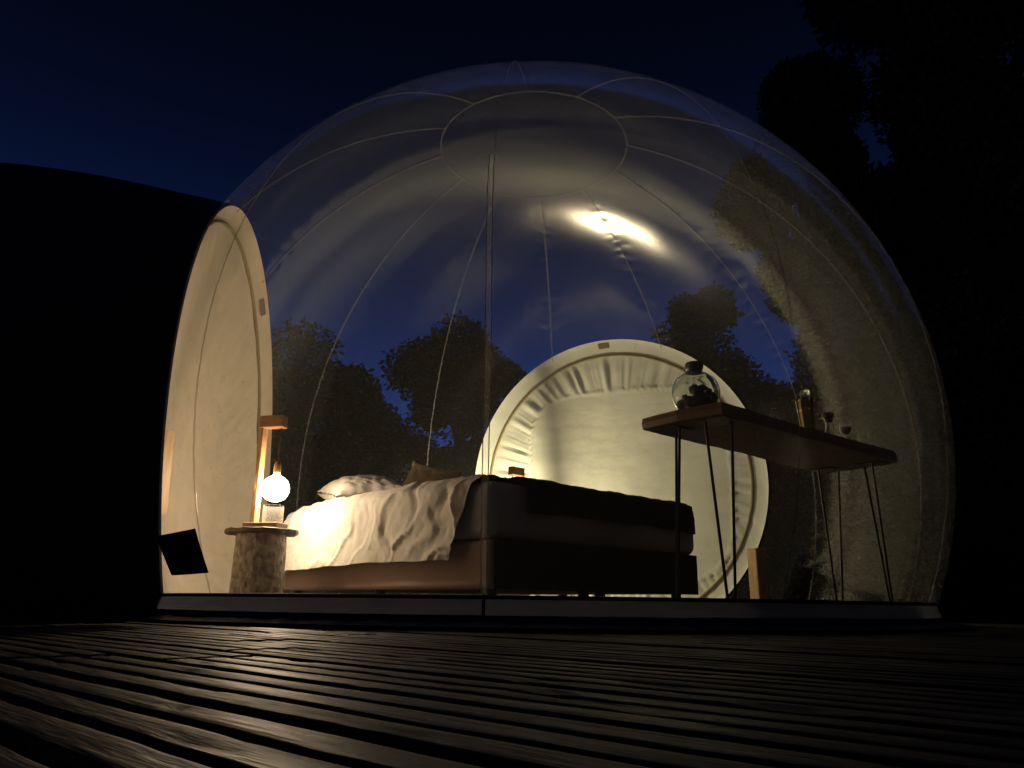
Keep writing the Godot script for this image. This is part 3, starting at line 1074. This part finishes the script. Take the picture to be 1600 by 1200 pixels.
# ---------------------------------------------------------------- console table
func build_console() -> void:
	var t := thing("console_table", "live edge console table on black hairpin legs at the foot of the bed", "table", Vector3.ZERO)
	var under := 0.81
	var th := 0.052
	var e := Vector3(0.757, 0, -0.652)
	var outline := [Vector2(0.821, 2.915), Vector2(0.675, 3.054), Vector2(0.561, 3.216), Vector2(0.80, 3.43), Vector2(1.17, 3.75), Vector2(1.45, 4.02), Vector2(1.737, 4.264), Vector2(1.86, 4.16), Vector2(1.985, 3.90), Vector2(1.93, 3.84), Vector2(1.62, 3.585), Vector2(1.28, 3.315), Vector2(1.00, 3.07)]
	var live := FastNoiseLite.new()
	live.seed = 44
	live.frequency = 2.5
	# densify the outline, the two long sides a little wavy
	var ring := []
	for i in outline.size():
		var a: Vector2 = outline[i]
		var b: Vector2 = outline[(i + 1) % outline.size()]
		var steps := maxi(2, int(a.distance_to(b) / 0.04))
		for k in steps:
			var p := a.lerp(b, float(k) / steps)
			var w := 0.008 if i >= 2 else 0.002
			p += Vector2(live.get_noise_2d(p.x * 2.0, p.y * 2.0), live.get_noise_2d(p.x * 2.0 + 40.0, p.y * 2.0)) * w
			ring.append(p)
	var mid := Vector2(1.27, 3.60)
	var s := Soup.new()
	var n := ring.size()
	var prof := [Vector2(0.0, 0.0), Vector2(0.985, 0.0), Vector2(1.0, 0.06), Vector2(1.012, 0.5), Vector2(1.0, 0.94), Vector2(0.985, 1.0), Vector2(0.0, 1.0)]
	for k in n:
		var p0: Vector2 = ring[k]
		var p1: Vector2 = ring[(k + 1) % n]
		var outw := Vector3((p0 + p1).x / 2 - mid.x, 0, -((p0 + p1).y / 2 - mid.y))
		for q in prof.size() - 1:
			var fa: Vector2 = prof[q]
			var fb: Vector2 = prof[q + 1]
			var place := func(p: Vector2, f: Vector2) -> Vector3:
				var d := p - mid
				var l := d.length()
				var sc := 0.0 if f.x == 0.0 else (l - (1.0 - f.x) * 0.5) / l
				var g := mid + d * sc
				return P(g.x, under + th * f.y, g.y)
			var nrm := outw
			if q == 0: nrm = Vector3.DOWN
			if q == prof.size() - 2: nrm = Vector3.UP
			s.flat(place.call(p0, fa), place.call(p1, fa), place.call(p1, fb), nrm)
			if fa.x > 0.0 and fb.x > 0.0 or fa.x == 0.0:
				if fa.x > 0.0:
					s.flat(place.call(p0, fa), place.call(p1, fb), place.call(p0, fb), nrm)
			if fb.x == 0.0:
				s.flat(place.call(p0, fa), place.call(p1, fa), place.call(p0, fb), nrm)
			if fa.x == 0.0:
				s.flat(place.call(p0, fa), place.call(p1, fb), place.call(p0, fb), nrm)
	var slabm := wood(lin(0.12, 0.06, 0.034), lin(0.24, 0.125, 0.07), 0.6, Vector3(3.0, 3.0, 3.0), 19)
	obj("slab_top", s.mesh(), slabm, t)
	var iron := mat(lin(0.012, 0.011, 0.011), 0.45, 0.3)
	var w := Vector3(-0.652, 0, -0.757)
	var corners := [[P(0.835, 0, 2.985), e, w], [P(0.655, 0, 3.20), e, -w], [P(1.715, 0, 4.16), -e, -w], [P(1.90, 0, 3.93), -e, w]]
	for c in corners:
		var c0: Vector3 = c[0]
		var ea: Vector3 = c[1]
		var wb: Vector3 = c[2]
		var hs := Soup.new()
		var topa := c0 + ea * 0.075 + Vector3(0, under - 0.003, 0)
		var topb := c0 + wb * 0.075 + Vector3(0, under - 0.003, 0)
		var low := c0 + (ea + wb) * 0.012 + Vector3(0, FLOOR_Y + 0.012, 0)
		var pts := PackedVector3Array([topa])
		for k in 9:
			var a := lerpf(0.0, PI, k / 8.0)
			pts.append(low + (topa - topb).normalized() * 0.012 * cos(a) + Vector3(0, 0.012 - 0.012 * sin(a), 0))
		pts.append(topb)
		tube(hs, pts, 0.006, 8)
		var leg := obj("hairpin_leg", hs.mesh(), iron, t)
		var ps := Soup.new()
		rbox(ps, Vector3(0.13, 0.005, 0.13), 0.002, Transform3D(basis_y(e), c0 + (ea + wb) * 0.02 + Vector3(0, under - 0.0030, 0)), 1)
		obj("plate", ps.mesh(), iron, leg)

func build_small_things() -> void:
	var top := 0.862
	var clear := solid_glass()
	# terrarium
	var tr := thing("terrarium", "round glass terrarium with dark stones and cork at the near end of the console table", "terrarium", P(0.779, top, 3.142))
	var gl := Soup.new()
	lathe(gl, shell_profile(smooth_profile([Vector2(0.0005, 0.003), Vector2(0.042, 0.004), Vector2(0.084, 0.036), Vector2(0.101, 0.090), Vector2(0.089, 0.142), Vector2(0.058, 0.172), Vector2(0.036, 0.184), Vector2(0.033, 0.193), Vector2(0.037, 0.203)], 5), 0.0035), 48)
	obj("glass_bowl", gl.mesh(), clear, tr)
	var cork := Soup.new()
	lathe(cork, [Vector2(0.0005, 0.182), Vector2(0.027, 0.183), Vector2(0.030, 0.203), Vector2(0.038, 0.206), Vector2(0.039, 0.222), Vector2(0.034, 0.228), Vector2(0.0005, 0.229)], 24)
	obj("stopper", cork.mesh(), wood(lin(0.14, 0.10, 0.06), lin(0.22, 0.16, 0.10), 0.8, Vector3(9, 9, 9), 22), tr)
	var stone_n := FastNoiseLite.new()
	stone_n.seed = 71
	stone_n.frequency = 1.4
	var stone_ms := [mat(lin(0.07, 0.05, 0.038), 0.8), mat(lin(0.20, 0.15, 0.11), 0.7), mat(lin(0.24, 0.18, 0.17), 0.5)]
	var spots := [[0.020, 0.046, 0.0, 0.050, 0], [-0.020, 0.040, 0.02, 0.036, 1], [0.030, 0.094, -0.005, 0.034, 0], [-0.005, 0.110, 0.0, 0.022, 1], [-0.058, 0.045, -0.01, 0.022, 2], [-0.050, 0.068, 0.020, 0.014, 2], [0.058, 0.066, 0.01, 0.030, 0], [-0.035, 0.030, 0.040, 0.020, 2], [0.055, 0.098, 0.0, 0.018, 0]]
	for i in spots.size():
		var q: Array = spots[i]
		var ss := Soup.new()
		sheet(ss, 18, 12, func(u: float, v: float) -> Vector3:
			var a := TAU * u
			var p := lerpf(0.01, PI - 0.01, v)
			var d := Vector3(cos(a) * sin(p), cos(p), sin(a) * sin(p))
			return Vector3(q[0], q[1], q[2]) + d * float(q[3]) * (1.0 + 0.45 * stone_n.get_noise_3d(d.x + i * 5.0, d.y, d.z)), true)
		obj("stone", ss.mesh(), stone_ms[q[4]], tr)
	# tapered vessel with a glass ball in it
	var bt := thing("metal_vase", "dark shiny tapered vessel with a golden glint and a glass ball on top", "vase", P(1.482, top, 3.747))
	var bg := Soup.new()
	lathe(bg, smooth_profile([Vector2(0.0005, 0.002), Vector2(0.026, 0.003), Vector2(0.030, 0.010), Vector2(0.036, 0.080), Vector2(0.044, 0.160), Vector2(0.050, 0.222), Vector2(0.052, 0.226), Vector2(0.049, 0.227), Vector2(0.042, 0.160), Vector2(0.0005, 0.150)], 4), 40)
	obj("body", bg.mesh(), mat(lin(0.22, 0.17, 0.08), 0.14, 1.0), bt)
	var ball := Soup.new()
	lathe(ball, smooth_profile([Vector2(0.0005, 0.150), Vector2(0.012, 0.152), Vector2(0.013, 0.232), Vector2(0.020, 0.246), Vector2(0.025, 0.265), Vector2(0.018, 0.286), Vector2(0.0005, 0.292)], 5), 28)
	obj("glass_ball", ball.mesh(), solid_glass(), bt)
	# decanter
	var dc := thing("decanter", "clear glass decanter with a flared neck, right of the shiny tapered vessel", "decanter", P(1.648, top, 3.89))
	var dg := Soup.new()
	lathe(dg, shell_profile(smooth_profile([Vector2(0.0005, 0.003), Vector2(0.050, 0.004), Vector2(0.064, 0.022), Vector2(0.052, 0.060), Vector2(0.026, 0.100), Vector2(0.018, 0.135), Vector2(0.022, 0.165), Vector2(0.034, 0.180)], 6), 0.0025), 40)
	obj("glass_body", dg.mesh(), solid_glass(), dc)
	var dk := Soup.new()
	lathe(dk, smooth_profile([Vector2(0.0005, 0.150), Vector2(0.016, 0.152), Vector2(0.020, 0.170), Vector2(0.030, 0.182), Vector2(0.026, 0.200), Vector2(0.0005, 0.205)], 4), 24)
	obj("stopper", dk.mesh(), mat(lin(0.035, 0.02, 0.015), 0.4), dc)
	# goblets
	var gb := thing("goblet", "small stemmed glass with a round bowl, between the decanter and the table end", "glass", P(1.775, top, 3.99), "small glasses on the console table")
	var gs := Soup.new()
	lathe(gs, smooth_profile([Vector2(0.0005, 0.001), Vector2(0.030, 0.002), Vector2(0.029, 0.005), Vector2(0.006, 0.010), Vector2(0.005, 0.070), Vector2(0.008, 0.105), Vector2(0.026, 0.125), Vector2(0.031, 0.150), Vector2(0.026, 0.180), Vector2(0.023, 0.188)], 5), 32)
	obj("glass_body", gs.mesh(), pane(0.16, 0.03, lin(0.9, 0.9, 0.88)), gb)
	var wn := Soup.new()
	lathe(wn, smooth_profile([Vector2(0.0005, 0.112), Vector2(0.012, 0.115), Vector2(0.024, 0.128), Vector2(0.0285, 0.148), Vector2(0.0005, 0.149)], 4), 24)
	obj("drink", wn.mesh(), mat(lin(0.02, 0.008, 0.008), 0.2), gb)
	var g2 := thing("small_glass", "tiny round glass nearest the far right end of the console table", "glass", P(1.865, top, 3.985), "small glasses on the console table")
	var g2s := Soup.new()
	lathe(g2s, smooth_profile([Vector2(0.0005, 0.001), Vector2(0.024, 0.002), Vector2(0.006, 0.012), Vector2(0.005, 0.055), Vector2(0.022, 0.075), Vector2(0.027, 0.098), Vector2(0.022, 0.125)], 5), 28)
	obj("glass_body", g2s.mesh(), pane(0.12, 0.03, lin(0.9, 0.9, 0.88)), g2)
	# post of rough wood by the rear door
	var ws := Soup.new()
	var knots := FastNoiseLite.new()
	knots.seed = 90
	knots.frequency = 6.0
	rbox(ws, Vector3(0.105, 0.47, 0.105), 0.010, Transform3D(Basis(Vector3.UP, 0.45), P(1.885, FLOOR_Y + 0.236, 6.0)), 4, func(p: Vector3) -> Vector3:
		return p + Vector3(knots.get_noise_2d(p.y, p.z), 0, knots.get_noise_2d(p.y + 9.0, p.x)) * 0.006)
	var po := obj("wooden_post", ws.mesh(), wood(lin(0.30, 0.17, 0.07), lin(0.50, 0.32, 0.15), 0.7, Vector3(7, 1.2, 7), 24))
	tag(po, "short squared wooden post standing right of the round rear door", "post")
	# plank leaning on the left door
	var bq := [P(-1.645, 0.85, 3.36), P(-1.72, 0.91, 3.85), P(-1.725, 0.51, 3.90), P(-1.69, 0.42, 3.62)]
	var pk := Soup.new()
	var back := left_n * 0.018
	var qs := []
	for p in bq:
		qs.append(p - left_n * 0.0)
	for sg in [0, 1]:
		var o: Vector3 = back * float(sg)
		var out := left_n if sg == 1 else -left_n
		pk.flat(qs[0] + o, qs[1] + o, qs[2] + o, out)
		pk.flat(qs[0] + o, qs[2] + o, qs[3] + o, out)
	var cen: Vector3 = (qs[0] + qs[1] + qs[2] + qs[3]) / 4.0
	for i in 4:
		var a: Vector3 = qs[i]
		var b: Vector3 = qs[(i + 1) % 4]
		var out := (a + b) / 2.0 - cen
		pk.flat(a, b, b + back, out)
		pk.flat(a, b + back, a + back, out)
	var pko := obj("wooden_board", pk.mesh(), wood(lin(0.36, 0.21, 0.08), lin(0.50, 0.32, 0.14), 0.6, Vector3(3, 1, 3), 25))
	tag(pko, "tapering tan wooden board hanging on the left round door, above the black sticker", "board")
